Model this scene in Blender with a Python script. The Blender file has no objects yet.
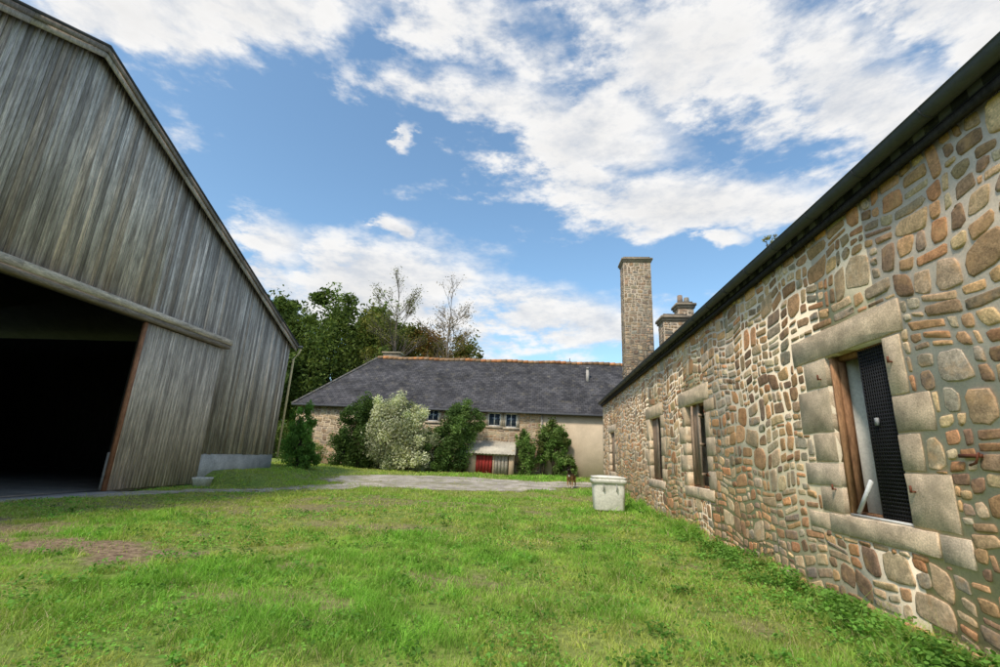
import bpy, math, random
import numpy as np
from mathutils import Vector, Matrix
random.seed(7); rng=np.random.default_rng(7)
R=random.uniform
scene=bpy.context.scene

# ------------------------------------------------------------------ helpers
def sstep(a,b,x):
    t=np.clip((x-a)/(b-a),0,1); return t*t*(3-2*t)
_grid=np.random.default_rng(99).random((4,128,128))
def vn(x,y,s,k=0):
    x=np.asarray(x,float)/s+37.3*k; y=np.asarray(y,float)/s+11.7*k
    xi=np.floor(x).astype(int); yi=np.floor(y).astype(int); fx=x-xi; fy=y-yi
    fx=fx*fx*(3-2*fx); fy=fy*fy*(3-2*fy); G=_grid[k%4]
    a=G[xi%128,yi%128];b=G[(xi+1)%128,yi%128];c=G[xi%128,(yi+1)%128];d=G[(xi+1)%128,(yi+1)%128]
    return (a*(1-fx)+b*fx)*(1-fy)+(c*(1-fx)+d*fx)*fy
def fbm(x,y,s,k=0):
    return (vn(x,y,s,k)*.5+vn(x,y,s*.47,k+1)*.28+vn(x,y,s*.21,k+2)*.22)
def gz(x,y):
    x=np.asarray(x,float); y=np.asarray(y,float)
    g=.45*sstep(14,28,y)
    bank=.5*sstep(16.4,17.6,y)*sstep(-9.0,-11.3,x)*sstep(32,27,y)
    g=np.maximum(g,bank)
    inside=(1-sstep(-12.62,-12.5,x))*(1-sstep(21.3,21.6,y))
    near=sstep(60,40,np.abs(y))*sstep(60,40,np.abs(x))
    g=g+near*(.02*np.sin(x*1.1+.7*y)*np.cos(y*.9-.3*x)+.012*np.sin(x*2.9+1.3)*np.sin(y*2.3)+.03*(vn(x,y,.5,2)-.5))
    return g*(1-inside)-.1*inside
def g1(x,y): return float(gz(x,y))
def empty(name,loc=(0,0,0)):
    o=bpy.data.objects.new(name,None); o.empty_display_size=.3; o.location=loc
    scene.collection.objects.link(o); return o
def link(o,parent=None):
    scene.collection.objects.link(o)
    if parent is not None: o.parent=parent
    return o
def np_mesh(name,V,loops,totals,C,mat,parent=None,smooth=False):
    V=np.asarray(V,np.float32); loops=np.asarray(loops,np.int32).ravel(); totals=np.asarray(totals,np.int32)
    me=bpy.data.meshes.new(name)
    me.vertices.add(len(V)); me.vertices.foreach_set('co',V.ravel())
    me.loops.add(len(loops)); me.loops.foreach_set('vertex_index',loops)
    me.polygons.add(len(totals))
    st=np.concatenate([[0],np.cumsum(totals)[:-1]]).astype(np.int32)
    me.polygons.foreach_set('loop_start',st)
    me.update(calc_edges=True); me.validate()
    if C is not None:
        C=np.asarray(C,np.float32)
        if C.shape[1]==3: C=np.hstack([C,np.ones((len(C),1),np.float32)])
        a=me.color_attributes.new('Col','FLOAT_COLOR','POINT'); a.data.foreach_set('color',C.ravel())
    if smooth: me.polygons.foreach_set('use_smooth',np.ones(len(me.polygons),bool))
    me.materials.append(mat)
    return link(bpy.data.objects.new(name,me),parent)
class MB:
    def __init__(s): s.v=[];s.l=[];s.t=[];s.c=[]
    def add(s,vs,fs,col=(1,1,1)):
        b=len(s.v); s.v+= [tuple(p) for p in vs]; s.c+=[tuple(col[:3])]*len(vs)
        for f in fs: s.l+=[b+i for i in f]; s.t.append(len(f))
    def box(s,x0,x1,y0,y1,z0,z1,col=(1,1,1),ztop=None):
        za,zb=(z1,z1) if ztop is None else ztop
        vs=[(x0,y0,z0),(x1,y0,z0),(x1,y1,z0),(x0,y1,z0),(x0,y0,za),(x1,y0,za),(x1,y1,zb),(x0,y1,zb)]
        s.add(vs,[(0,3,2,1),(4,5,6,7),(0,1,5,4),(1,2,6,5),(2,3,7,6),(3,0,4,7)],col)
    def obox(s,c,dx,dy,dz,M,col=(1,1,1)):
        vs=[]
        for z in(-1,1):
            for x,y in((-1,-1),(1,-1),(1,1),(-1,1)):
                vs.append(Vector(c)+M@Vector((x*dx/2,y*dy/2,z*dz/2)))
        s.add(vs,[(0,3,2,1),(4,5,6,7),(0,1,5,4),(1,2,6,5),(2,3,7,6),(3,0,4,7)],col)
    def tube(s,pts,rad,n=8,col=(1,1,1),cap=True):
        pts=[Vector(p) for p in pts]; vs=[];fs=[]
        for i,p in enumerate(pts):
            d=(pts[min(i+1,len(pts)-1)]-pts[max(i-1,0)])
            if d.length<1e-6: d=Vector((0,0,1))
            d.normalize(); a=Vector((0,0,1)) if abs(d.z)<.9 else Vector((1,0,0))
            e1=d.cross(a).normalized(); e2=d.cross(e1)
            r=rad[i] if hasattr(rad,'__len__') else rad
            for k in range(n):
                t=2*math.pi*k/n; vs.append(p+e1*(r*math.cos(t))+e2*(r*math.sin(t)))
        for i in range(len(pts)-1):
            for k in range(n):
                a=i*n+k;b=i*n+(k+1)%n; fs.append((a,a+n,b+n,b))
        if cap: fs.append(tuple(range(n))); fs.append(tuple(reversed(range((len(pts)-1)*n,len(pts)*n))))
        s.add(vs,fs,col)
    def build(s,name,mat,parent=None,smooth=False):
        return np_mesh(name,s.v,s.l,s.t,s.c,mat,parent,smooth)

# ------------------------------------------------------------------ materials
def newmat(name):
    m=bpy.data.materials.new(name); m.use_nodes=True
    nt=m.node_tree; b=nt.nodes['Principled BSDF']; b.inputs['Specular IOR Level'].default_value=.15
    return m,nt,b
def nd(nt,t,**kw):
    n=nt.nodes.new(t)
    for k,v in kw.items():
        if k in n.inputs: n.inputs[k].default_value=v
        else: setattr(n,k,v)
    return n
def ramp(nt,fac,stops):
    r=nt.nodes.new('ShaderNodeValToRGB'); e=r.color_ramp.elements
    while len(e)<len(stops): e.new(.5)
    for i,(p,c) in enumerate(stops):
        e[i].position=p; e[i].color=(c,c,c,1) if not hasattr(c,'__len__') else (*c,1)
    nt.links.new(fac,r.inputs[0]); return r.outputs[0]
def mixc(nt,a,b,fac=1.0,mode='MULTIPLY'):
    m=nt.nodes.new('ShaderNodeMix'); m.data_type='RGBA'; m.blend_type=mode
    for s,val in((6,a),(7,b),(0,fac)):
        if isinstance(val,bpy.types.NodeSocket): nt.links.new(val,m.inputs[s])
        elif s==0: m.inputs[0].default_value=val
        else: m.inputs[s].default_value=(*val,1)
    return m.outputs[2]
def noise(nt,scale,detail=4,rough=.6,stretch=None,dist=0):
    tc=nt.nodes.new('ShaderNodeTexCoord'); v=tc.outputs['Object']
    if stretch:
        mp=nt.nodes.new('ShaderNodeMapping'); mp.inputs['Scale'].default_value=stretch
        nt.links.new(v,mp.inputs[0]); v=mp.outputs[0]
    n=nd(nt,'ShaderNodeTexNoise',Scale=scale,Detail=detail,Roughness=rough,Distortion=dist)
    nt.links.new(v,n.inputs['Vector']); return n.outputs['Fac']
def bump(nt,b,h,strength=.5,dist=.02):
    n=nd(nt,'ShaderNodeBump',Strength=strength,Distance=dist); nt.links.new(h,n.inputs['Height'])
    nt.links.new(n.outputs[0],b.inputs['Normal']); return n
def M_attr(name,n1=6,n2=40,lo=.6,hi=1.25,rough=.9,bs=.4,bd=.01,stretch=None,tint=None,tfac=.4,tsc=1.3,tstops=(.5,.68),tstretch=None):
    m,nt,b=newmat(name)
    a=nd(nt,'ShaderNodeAttribute',attribute_name='Col')
    f1=noise(nt,n1,3,.65,stretch); f2=noise(nt,n2,3,.7,stretch)
    c=mixc(nt,a.outputs['Color'],ramp(nt,f1,[(.28,lo),(.72,hi)]))
    c=mixc(nt,c,ramp(nt,f2,[(.3,lo),(.7,hi)]))
    if tint:
        f3=noise(nt,tsc,3,.7,tstretch)
        fr=ramp(nt,f3,[(tstops[0],0.),(tstops[1],tfac)])
        c=mixc(nt,c,tint,fr,'MIX')
    nt.links.new(c,b.inputs['Base Color']); b.inputs['Roughness'].default_value=rough
    bump(nt,b,f2,bs,bd); return m
mat_stone=M_attr('rubble_stone',11,50,.68,1.36,.92,.55,.008,tint=(.60,.35,.17),tfac=.55,tsc=5)
mat_granite=M_attr('granite_ashlar',4,60,.68,1.30,.92,.6,.007,tint=(.36,.28,.19),tfac=.6,tsc=2.5)
mat_mortar=M_attr('lime_mortar',2.5,45,.88,1.12,.95,.35,.005)
mat_render=M_attr('wall_render',1.2,30,.85,1.1,.95,.3,.005)
mat_wood=M_attr('weathered_boards',8,34,.48,1.52,.88,.45,.005,stretch=(4,4,.14),tint=(.19,.15,.12),tfac=.75,tsc=1.3,tstops=(.44,.70),tstretch=(2.6,2.6,.35))
mat_woodp=M_attr('plain_wood',6,30,.65,1.3,.8,.4,.004,stretch=(2,2,.5))
mat_beam=M_attr('beam_wood',6,30,.6,1.3,.85,.4,.004,stretch=(2,.35,2))
mat_concrete=M_attr('concrete',1.5,25,.7,1.22,.9,.4,.006)
mat_bark=M_attr('bark',6,20,.6,1.3,.95,.6,.02,stretch=(1,1,.3))
mat_paint=M_attr('painted_metal',2,15,.9,1.08,.5,.1,.002)
mat_plastic=M_attr('weathered_plastic',2.5,18,.82,1.12,.55,.1,.002,tint=(.40,.39,.31),tfac=.5,tsc=3)
mat_gravel=M_attr('gravel',1.1,26,.58,1.4,.95,1.0,.02,tint=(.22,.21,.09),tfac=.75,tsc=1.6,tstops=(.46,.66))
def M_leaf(name,trans=.3):
    m,nt,b=newmat(name)
    a=nd(nt,'ShaderNodeAttribute',attribute_name='Col')
    nt.nodes.remove(b)
    b=nd(nt,'ShaderNodeBsdfDiffuse'); nt.links.new(a.outputs['Color'],b.inputs['Color'])
    t=nd(nt,'ShaderNodeBsdfTranslucent'); c=mixc(nt,a.outputs['Color'],(1.2,1.3,.6))
    nt.links.new(c,t.inputs['Color'])
    mx=nd(nt,'ShaderNodeMixShader'); mx.inputs[0].default_value=trans
    nt.links.new(b.outputs[0],mx.inputs[1]); nt.links.new(t.outputs[0],mx.inputs[2])
    nt.links.new(mx.outputs[0],nt.nodes['Material Output'].inputs[0]); return m
mat_leaf=M_leaf('foliage'); mat_grass=M_leaf('grass_blades',.35)
mat_glass,nt,b=newmat('window_glass'); b.inputs['Base Color'].default_value=(.03,.045,.07,1); b.inputs['Roughness'].default_value=.08; b.inputs['Specular IOR Level'].default_value=.8
mat_ground,nt,b=newmat('soil_and_grass')
f1=noise(nt,.35,4,.65); f2=noise(nt,9,5,.75)
c=mixc(nt,(.15,.23,.04),(.28,.29,.085),ramp(nt,f1,[(.35,0.),(.7,1.)]),'MIX')
c=mixc(nt,c,ramp(nt,f2,[(.3,.45),(.7,1.35)]))
a=nd(nt,'ShaderNodeAttribute',attribute_name='Col')
sx=nd(nt,'ShaderNodeSeparateColor'); nt.links.new(a.outputs['Color'],sx.inputs[0])
dcol=mixc(nt,(.11,.072,.045),(.35,.25,.16),ramp(nt,noise(nt,11,5,.75),[(.38,0.),(.62,1.)]),'MIX')
c=mixc(nt,c,dcol,sx.outputs[0],'MIX')
nt.links.new(c,b.inputs['Base Color']); b.inputs['Roughness'].default_value=.95; bump(nt,b,f2,.8,.03)
mat_slate,nt,b=newmat('slate_roof')
tc=nd(nt,'ShaderNodeTexCoord'); mp=nd(nt,'ShaderNodeMapping'); mp.inputs['Scale'].default_value=(1,1.4,0)
nt.links.new(tc.outputs['Object'],mp.inputs[0])
br=nd(nt,'ShaderNodeTexBrick',Scale=1.0); br.inputs['Brick Width'].default_value=.3; br.inputs['Row Height'].default_value=.2
br.inputs['Mortar Size'].default_value=.012; br.inputs['Color1'].default_value=(.046,.044,.048,1); br.inputs['Color2'].default_value=(.088,.083,.086,1); br.inputs['Mortar'].default_value=(.017,.016,.018,1)
nt.links.new(mp.outputs[0],br.inputs['Vector'])
f=noise(nt,.7,4,.7); c=mixc(nt,br.outputs['Color'],ramp(nt,f,[(.3,.55),(.7,1.45)]))
f3=noise(nt,2.2,4,.8); c=mixc(nt,c,(.18,.155,.11),ramp(nt,f3,[(.55,0.),(.75,.65)]),'MIX')
nt.links.new(c,b.inputs['Base Color']); b.inputs['Roughness'].default_value=.85; bump(nt,b,br.outputs['Fac'],-.5,.01)

# ------------------------------------------------------------------ masks
def path_mask(x,y):
    x=np.asarray(x,float); y=np.asarray(y,float)
    wob=2.6*(fbm(x,y,1.4,2)-.5)
    d=1-np.sqrt(((x+4.2)/5.3)**2+((y-21.6-.12*(x+4))/3.0)**2)
    m1=sstep(-.14,.18,d+wob*.13)
    def cap(ax,ay,bx,by,r):
        t=np.clip(((x-ax)*(bx-ax)+(y-ay)*(by-ay))/((bx-ax)**2+(by-ay)**2),0,1)
        dd=np.hypot(x-ax-t*(bx-ax),y-ay-t*(by-ay)); return sstep(.4,-.4,dd-r+wob*.6)
    m2=cap(-6,20,-10.5,14.6,.8)*.72
    m3=cap(-10.5,14.4,-12,12.0,.7)*.74
    m4=cap(0,22.4,8,28.6,1.0)
    m5=.75*sstep(-11.5,-11.9,x+wob*.2)*sstep(4,5,y)*sstep(14.0,13.2,y)
    return np.maximum.reduce([m1,m2,m3,m4,m5])
def dirt_mask(x,y):
    wob=3.2*(fbm(x,y,.6,1)-.5)
    def e(cx,cy,rx,ry,s): return s*sstep(1.3,.35,np.sqrt(((x-cx)/rx)**2+((y-cy)/ry)**2)+wob)
    return np.maximum.reduce([e(-6.6,6.5,2.9,.62,1.),e(-9,7.6,2.4,.6,.85),e(1.9,7.8,.6,.4,.6),e(-9.5,11,2.5,1.3,.65),e(-1.0,6.2,1.0,.45,.55),e(-3.5,9.8,1.8,.7,.6),e(-6.5,12.5,2.8,.9,.65),e(-2.8,4.9,1.0,.4,.55),e(-4,14.5,3.5,1.0,.6),e(2.2,5.4,.6,.35,.5),e(.5,18.5,2.0,.8,.55)])

# ------------------------------------------------------------------ ground
xs=np.concatenate([[-700,-400,-220,-120,-80,-60,-45],np.arange(-36,-14,.5),np.arange(-14,4,.1),np.arange(4,16,.5),[20,28,40,60,90,150,260,450,700]])
ys=np.concatenate([[-700,-400,-200,-100,-60,-35,-20,-12],np.arange(-8,3,.5),np.arange(3,16,.1),np.arange(16,34,.3),[36,40,46,55,70,95,140,220,400,700]])
Xg,Yg=np.meshgrid(xs,ys); Zg=gz(Xg,Yg)
nx,ny=len(xs),len(ys); idx=np.arange(nx*ny).reshape(ny,nx)
Fg=np.stack([idx[:-1,:-1],idx[:-1,1:],idx[1:,1:],idx[1:,:-1]],-1).reshape(-1,4)
dm=np.maximum(dirt_mask(Xg,Yg),.8*path_mask(Xg,Yg)*(Xg>-12.5)*(Xg<9)*(Yg<30)*(Yg>3)).ravel()
np_mesh('ground',np.stack([Xg.ravel(),Yg.ravel(),Zg.ravel()],-1),Fg,np.full(len(Fg),4),np.stack([dm,dm*0,dm*0],-1),mat_ground,smooth=True)
s=.1; xs=np.arange(-12.3,9,s); ys=np.arange(4,31,s)
Xp,Yp=np.meshgrid(xs,ys); pm=path_mask(Xp,Yp)+.5*(vn(Xp,Yp,.25,1)-.5)
idx=np.arange(Xp.size).reshape(Xp.shape)
F=np.stack([idx[:-1,:-1],idx[:-1,1:],idx[1:,1:],idx[1:,:-1]],-1)
keep=(pm[:-1,:-1]>.5)&(pm[1:,1:]>.5)&(pm[1:,:-1]>.5)&(pm[:-1,1:]>.5)
keep&=~((Xp[:-1,:-1]>2.9)&(Yp[:-1,:-1]<26.6)); keep&=(Yp[:-1,:-1]<29.7)
F=F[keep]; u,inv=np.unique(F,return_inverse=True)
V=np.stack([Xp.ravel(),Yp.ravel(),gz(Xp,Yp).ravel()+.012],-1)[u]
np_mesh('gravel_path',V,inv.reshape(-1,4),np.full(len(F),4),np.tile([.42,.37,.31],(len(V),1)),mat_gravel,smooth=True)

# ------------------------------------------------------------------ rubble stones
PAL=[(.56,.325,.165),(.64,.435,.24),(.50,.26,.135),(.41,.24,.135),(.60,.43,.275),(.35,.25,.17),(.66,.49,.31),(.60,.29,.14),(.30,.185,.115),(.48,.38,.27),(.61,.355,.18),(.53,.36,.215),(.41,.335,.25)]
def stones(mb,O,U,Vv,N,w,h,holes=(),bands=(.20,.38),joint=.020,thick=.014,pal=PAL,warpa=.06,ws=(.14,.46)):
    O,U,Vv,N=map(Vector,(O,U,Vv,N)); ph=R(0,9)
    def nearhole(u,v):
        f=1.
        for (a,b,c,d) in holes:
            du=max(a-u,0,u-b); dv=max(c-v,0,v-d); q=math.hypot(du,dv)
            if q<.22: f=min(f,q/.22)
        return f
    def warp(u,v,f):
        e=max(0,min(1,min(u,w-u)/.3))
        return u+f*warpa*.9*math.sin(v*3.1+ph+.6*math.sin(u*1.7))*e, v+f*warpa*(math.sin(u*1.3+ph)+.7*math.sin(u*4.1+v*2+ph*2))*max(0,min(1,v/.3))*max(0,min(1,(h-v)/.3))
    def one(u0,u1,v0,v1):
        for (a,b,c,d) in holes:
            if u1>a+.012 and u0<b-.012 and v1>c+.012 and v0<d-.012:
                opts=[((a-u0)*(v1-v0),(u0,a,v0,v1)),((u1-b)*(v1-v0),(b,u1,v0,v1)),((u1-u0)*(c-v0),(u0,u1,v0,c)),((u1-u0)*(v1-d),(u0,u1,d,v1))]
                A,rc=max(opts,key=lambda o:o[0])
                if A<.0012: return
                u0,u1,v0,v1=rc
        cu,cv=(u0+u1)/2,(v0+v1)/2
        if u1-u0<.035 or v1-v0<.03: return
        wf=nearhole(cu,cv)
        a=(u1-u0)/2-joint*R(.15,1.0); b=(v1-v0)/2-joint*R(.15,.9)
        a=max(a,(u1-u0)*.3); b=max(b,(v1-v0)*.32)
        t=thick*R(.3,1.0); rot=R(-.11,.11)*wf
        m_=min(a,b)
        cor=[(sx*a+R(-.42,.16)*m_*sx,sy*b+R(-.34,.14)*m_*sy) for sx,sy in((-1,-1),(1,-1),(1,1),(-1,1))]
        out=[]
        for k in range(4):
            p=cor[k]; q0=cor[k-1]; q1=cor[(k+1)%4]
            c0,c1=R(.08,.34)*m_,R(.08,.34)*m_
            if random.random()<.35: c0*=2.4;c1*=1.8
            l0=math.dist(p,q0)+1e-6; l1=math.dist(p,q1)+1e-6
            c0=min(c0,l0*.45);c1=min(c1,l1*.45)
            out.append((p[0]+(q0[0]-p[0])*c0/l0,p[1]+(q0[1]-p[1])*c0/l0))
            out.append((p[0]+(q1[0]-p[0])*c1/l1,p[1]+(q1[1]-p[1])*c1/l1))
            f=R(.3,.7); e_=R(-.06,.16)*m_
            nx_,ny_=(q1[1]-p[1])/l1,-(q1[0]-p[0])/l1
            out.append((p[0]+(q1[0]-p[0])*f+nx_*e_,p[1]+(q1[1]-p[1])*f+ny_*e_))
        n=len(out)
        cr_,sr_=math.cos(rot),math.sin(rot)
        out=[(x*cr_-y*sr_,x*sr_+y*cr_) for x,y in out]
        vs=[]; tx,ty=R(-.5,.5),R(-.5,.5)
        def dep(x,y): return t*(1+tx*x/a+ty*y/b)
        ch=min(.010,m_*.22)/m_
        for sc,kd in((1.0,None),(1-ch*.3,.7),(1-ch*1.4,1.0)):
            for x,y in out:
                uu,vv=warp(cu+x*sc,cv+y*sc,wf)
                vs.append(O+U*uu+Vv*vv+N*(-.012 if kd is None else max(.0015,dep(x,y)*kd*R(.8,1.15))))
        for x,y in out[::2]:
            sc=R(.4,.6); uu,vv=warp(cu+x*sc,cv+y*sc,wf)
            vs.append(O+U*uu+Vv*vv+N*(dep(x*sc,y*sc)*R(.95,1.5)))
        uu,vv=warp(cu,cv,wf); vs.append(O+U*uu+Vv*vv+N*(t*R(1.0,1.45)))
        fs=[]
        for r_ in range(2):
            for k in range(n):
                k2=(k+1)%n; fs.append((r_*n+k,r_*n+k2,(r_+1)*n+k2,(r_+1)*n+k))
        m=n//2; c0=3*n
        for k in range(m):
            a_=2*n+2*k; b_=2*n+(2*k+1)%n; c_=2*n+(2*k+2)%n
            fs.append((a_,b_,c0+k)); fs.append((b_,c_,c0+(k+1)%m,c0+k)); fs.append((c0+k,c0+(k+1)%m,c0+m))
        col=random.choice(pal); g=R(.60,1.14); col=tuple(max(0,ch_*g*R(.96,1.04)) for ch_ in col)
        mb.add(vs,fs,col)
    vb=[0.0]
    while h-vb[-1]>1e-4:
        d=h-vb[-1]
        if d<bands[1]*1.1: vb.append(h)
        elif d<bands[1]*2: vb.append(vb[-1]+d/2)
        else: vb.append(vb[-1]+R(*bands))
    for i in range(len(vb)-1):
        v0,v1=vb[i],vb[i+1]; u=0
        while u<w-.02:
            ww=R(*ws)
            if w-(u+ww)<ws[0]*.7: ww=w-u
            H=v1-v0; t=random.random()
            if H<bands[0]*.75 or t<.20: one(u,u+ww*.999,v0,v1)
            else:
                k=2 if (t<.80 or H<.26) else 3
                cuts=[v0]+[v0+H*(j/k)+R(-.25,.25)*H/k*1.3 for j in range(1,k)]+[v1]
                for j in range(k):
                    if ww>ws[0]*1.6 and random.random()<.50:
                        m=u+ww*R(.28,.72); one(u,m,cuts[j],cuts[j+1]); one(m,u+ww,cuts[j],cuts[j+1])
                    else: one(u,u+ww,cuts[j],cuts[j+1])
            u+=ww
def block(mb,O,U,Vv,N,u0,u1,v0,v1,d,col,ch=.006,base=-.02):
    O,U,Vv,N=map(Vector,(O,U,Vv,N)); vs=[]; per=[]
    nu=max(2,int((u1-u0)/.12)); nv=max(2,int((v1-v0)/.12))
    for k in range(nu): per.append((u0+(u1-u0)*k/nu,v0))
    for k in range(nv): per.append((u1,v0+(v1-v0)*k/nv))
    for k in range(nu): per.append((u1-(u1-u0)*k/nu,v1))
    for k in range(nv): per.append((u0,v1-(v1-v0)*k/nv))
    cu,cv=(u0+u1)/2,(v0+v1)/2; J=[(R(-.008,.002),R(-.008,.002)) for _ in per]; n=len(per)
    for ins,dd,jj in((0,base,0),(0,d-ch,1),(ch,d,1)):
        for (a,b),(ja,jb) in zip(per,J):
            sa=1 if a>cu else -1; sb=1 if b>cv else -1
            ea=abs(a-cu)>abs(u1-u0)/2-1e-4; eb=abs(b-cv)>abs(v1-v0)/2-1e-4
            aa=a+(sa*(ja*jj-ins) if ea else 0); bb=b+(sb*(jb*jj-ins) if eb else 0)
            vs.append(O+U*aa+Vv*bb+N*(dd+(R(-.0015,.0015) if dd==d else 0)))
    vs.append(O+U*cu+Vv*cv+N*(d+R(0,.003)))
    fs=[(2*n+k,2*n+(k+1)%n,3*n) for k in range(n)]
    for r_ in range(2):
        for k in range(n):
            k2=(k+1)%n; fs.append((r_*n+k,r_*n+k2,(r_+1)*n+k2,(r_+1)*n+k))
    mb.add(vs,fs,col)
def gcol():
    g=R(.80,1.06); c=random.choice([(.66,.50,.345),(.59,.46,.335),(.67,.50,.335),(.58,.445,.31)])
    return tuple(x*g for x in c)

# ------------------------------------------------------------------ stone house (right)
H=empty('stone_house')
WX=3.56; Y0,Y1=-3.0,26.3; WT=4.5
wins=[(4.97,5.97),(10.35,11.7),(14.05,15.45),(22.4,23.9)]
zs,zt=1.02,2.88
mb=MB(); mc=(.80,.66,.485)
def wall_seg(y0,y1,z0,z1): mb.box(WX,WX+.6,y0,y1,z0,z1,mc)
prev=Y0
for a,b in wins:
    wall_seg(prev,a,-.5,WT); wall_seg(a,b,-.5,zs); wall_seg(a,b,zt,WT); prev=b
wall_seg(prev,Y1,-.5,WT)
mb.box(WX+.6,11.9,Y1-.6,Y1,-.5,WT,mc); mb.box(WX+.6,11.9,Y0,Y0+.6,-.5,WT,mc); mb.box(11.3,11.9,Y0+.6,Y1-.6,-.5,WT,mc)
for yy in(Y0,Y1-.6):
    rz=4.5+4.17*.8
    vs=[(WX,yy,WT),(11.9,yy,WT),(7.73,yy,rz),(WX,yy+.6,WT),(11.9,yy+.6,WT),(7.73,yy+.6,rz)]
    mb.add(vs,[(0,1,2),(5,4,3),(0,2,5,3),(2,1,4,5)],mc)
mb.build('walls',mat_mortar,H)
O=(WX,Y1,0);U=(0,-1,0);VV=(0,0,1);N=(-1,0,0)
def uu(y): return Y1-y
frames=[]
for i,(a,b) in enumerate(wins):
    la,ra=(.48,.28) if i==0 else (.28,.28)
    frames.append((a,b,la,ra))
mblk=MB(); holes=[]
g=.014
for i,(a,b,la,ra) in enumerate(frames):
    lt=zt+R(.33,.36)
    L0,L1=uu(b+la+.22),uu(a-ra-.02)
    block(mblk,O,U,VV,N,L0,L1,zt,lt,.014,gcol(),base=-.12); holes.append((L0-.01,L1+.01,zt,lt+.01))
    sz=zs-.22
    S0,S1=uu(b+.30),uu(a-.26)
    block(mblk,O,U,VV,N,S0,S1,sz,zs,.022,gcol(),base=-.3); holes.append((S0-.01,S1+.01,sz-.01,zs+.01))
    if i==0:
        block(mblk,O,U,VV,N,S0-.45,S0-g,sz+.02,zs-g,.012,gcol()); block(mblk,O,U,VV,N,S1+g,S1+.33,sz-.03,zs-g,.012,gcol())
        holes.append((S0-.46,S0,sz+.01,zs)); holes.append((S1,S1+.34,sz-.04,zs))
    for side in(0,1):
        z=zs+g; k=side
        while z<zt-.02:
            hh=R(.26,.56)
            if zt-(z+hh)<.25: hh=zt-z
            ext=(la if side==0 else ra)+(R(.12,.28) if k%2 else R(-.06,.02))
            if side==0:
                block(mblk,O,U,VV,N,uu(b+ext),uu(b)+0.004,z,z+hh-g,R(.009,.014),gcol(),base=-.11); holes.append((uu(b+ext)-.01,uu(b)+.01,z-.01,z+hh-g+.005))
            else:
                block(mblk,O,U,VV,N,uu(a)-0.004,uu(a-ext),z,z+hh-g,R(.009,.014),gcol(),base=-.11); holes.append((uu(a)-.01,uu(a-ext)+.01,z-.01,z+hh-g+.005))
            z+=hh;k+=1
    holes.append((uu(b),uu(a),zs-.01,zt+.01))
z=0
while z<WT-.1:
    hh=R(.28,.42); wq=R(.3,.65); block(mblk,O,U,VV,N,0,wq,z,min(z+hh-.012,WT),.015,gcol()); holes.append((0,wq,z,z+hh)); z+=hh
mblk.build('dressed_stone_surrounds',mat_granite,H)
mb=MB()
stones(mb,(WX,Y1,-.1),U,VV,N,Y1-Y0,WT+.1-.02,[(p,q,c+.1,d+.1) for p,q,c,d in holes])
mb.build('rubble_stones',mat_stone,H)
# windows
mb=MB(); mp_=MB(); mg=MB()
brown=(.30,.155,.08); grey=(.28,.22,.165)
for i,(a,b) in enumerate(wins):
    x0=WX+.115; t=.06
    mb.box(x0,x0+.09,a+.006,a+t,zs,zt,brown); mb.box(x0,x0+.09,b-t,b-.006,zs,zt,brown)
    mb.box(x0,x0+.09,a+t,b-t,zt-t,zt-.002,brown); mb.box(x0,x0+.09,a+t,b-t,zs+.002,zs+.05,brown)
    pl=(.72,.685,.62)
    mp_.box(x0+.09,WX+1.0,b-.012,b+.02,zs,zt,pl); mp_.box(x0+.09,WX+1.0,a-.02,a+.012,zs,zt,pl)
    mp_.box(WX+.6,WX+1.0,b+.02,b+.9,.2,3.2,pl)
a,b=wins[0]
x_s=WX+.08
mg.box(x_s,x_s+.02,a+.02,a+.045,zs+.03,zt-.03,(.012,.012,.014)); mg.box(x_s,x_s+.02,a+.50,a+.525,zs+.03,zt-.03,(.012,.012,.014))
mg.box(x_s+.02,x_s+.024,a+.02,a+.525,zs+.03,zt-.03,(.01,.01,.012))
nz=46
for k in range(nz):
    z=zs+.04+(zt-zs-.09)*k/nz; mg.box(x_s-.002,x_s+.012,a+.045,a+.50,z,z+.018,(.02,.02,.022))
for k in range(13):
    y=a+.05+.034*k; mg.box(x_s-.004,x_s+.004,y,y+.01,zs+.03,zt-.03,(.017,.017,.019))
mg.box(x_s-.03,x_s-.006,a+.34,a+.38,zs+.98,zs+1.06,(.3,.3,.3))
mb.box(WX+.03,WX+.1,b-.07,b-.03,zs+.03,zt-.02,(.38,.20,.10))
Mx=Matrix.Rotation(math.radians(38),3,'X')
mp_.obox((WX+.06,b-.27,zs+.22),.02,.045,.46,Mx,(.75,.74,.71))
mp_.box(WX+.03,WX+.06,a+.02,b-.03,zs+.006,zs+.03,(.66,.65,.62))
for i,(a,b) in enumerate(wins[1:]):
    w=(b-a); x_s=WX+.09
    mb.box(x_s-.02,x_s+.02,a+w*.46,a+w*.54,zs+.02,zt-.02,grey)
    n=4
    for k in range(n):
        y=b-.06-(w*.42)*(k+1)/n; g_=R(.8,1.1)
        mb.box(x_s+R(-.006,.006),x_s+.03,y,y+w*.42/n-.008,zs+.06,zt-.06,tuple(c*g_ for c in (.29,.20,.135)))
    if i==0:
        Mz=Matrix.Rotation(math.radians(-28),3,'Z')
        for k in range(3): mb.obox((WX+.02,a+.30,zs+.3+.62*k),.04,.5,.06,Mz,(.32,.23,.16))
        mb.obox((WX+.14,a+.06,zs+.92),.04,.07,1.7,Mz,(.32,.23,.16)); mb.obox((WX-.1,a+.52,zs+.92),.04,.07,1.7,Mz,(.32,.23,.16))
mb.build('window_joinery',mat_woodp,H); mp_.build('plaster_reveals',mat_render,H); mg.build('mesh_shutter',mat_paint,H)
mi=MB()
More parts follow.
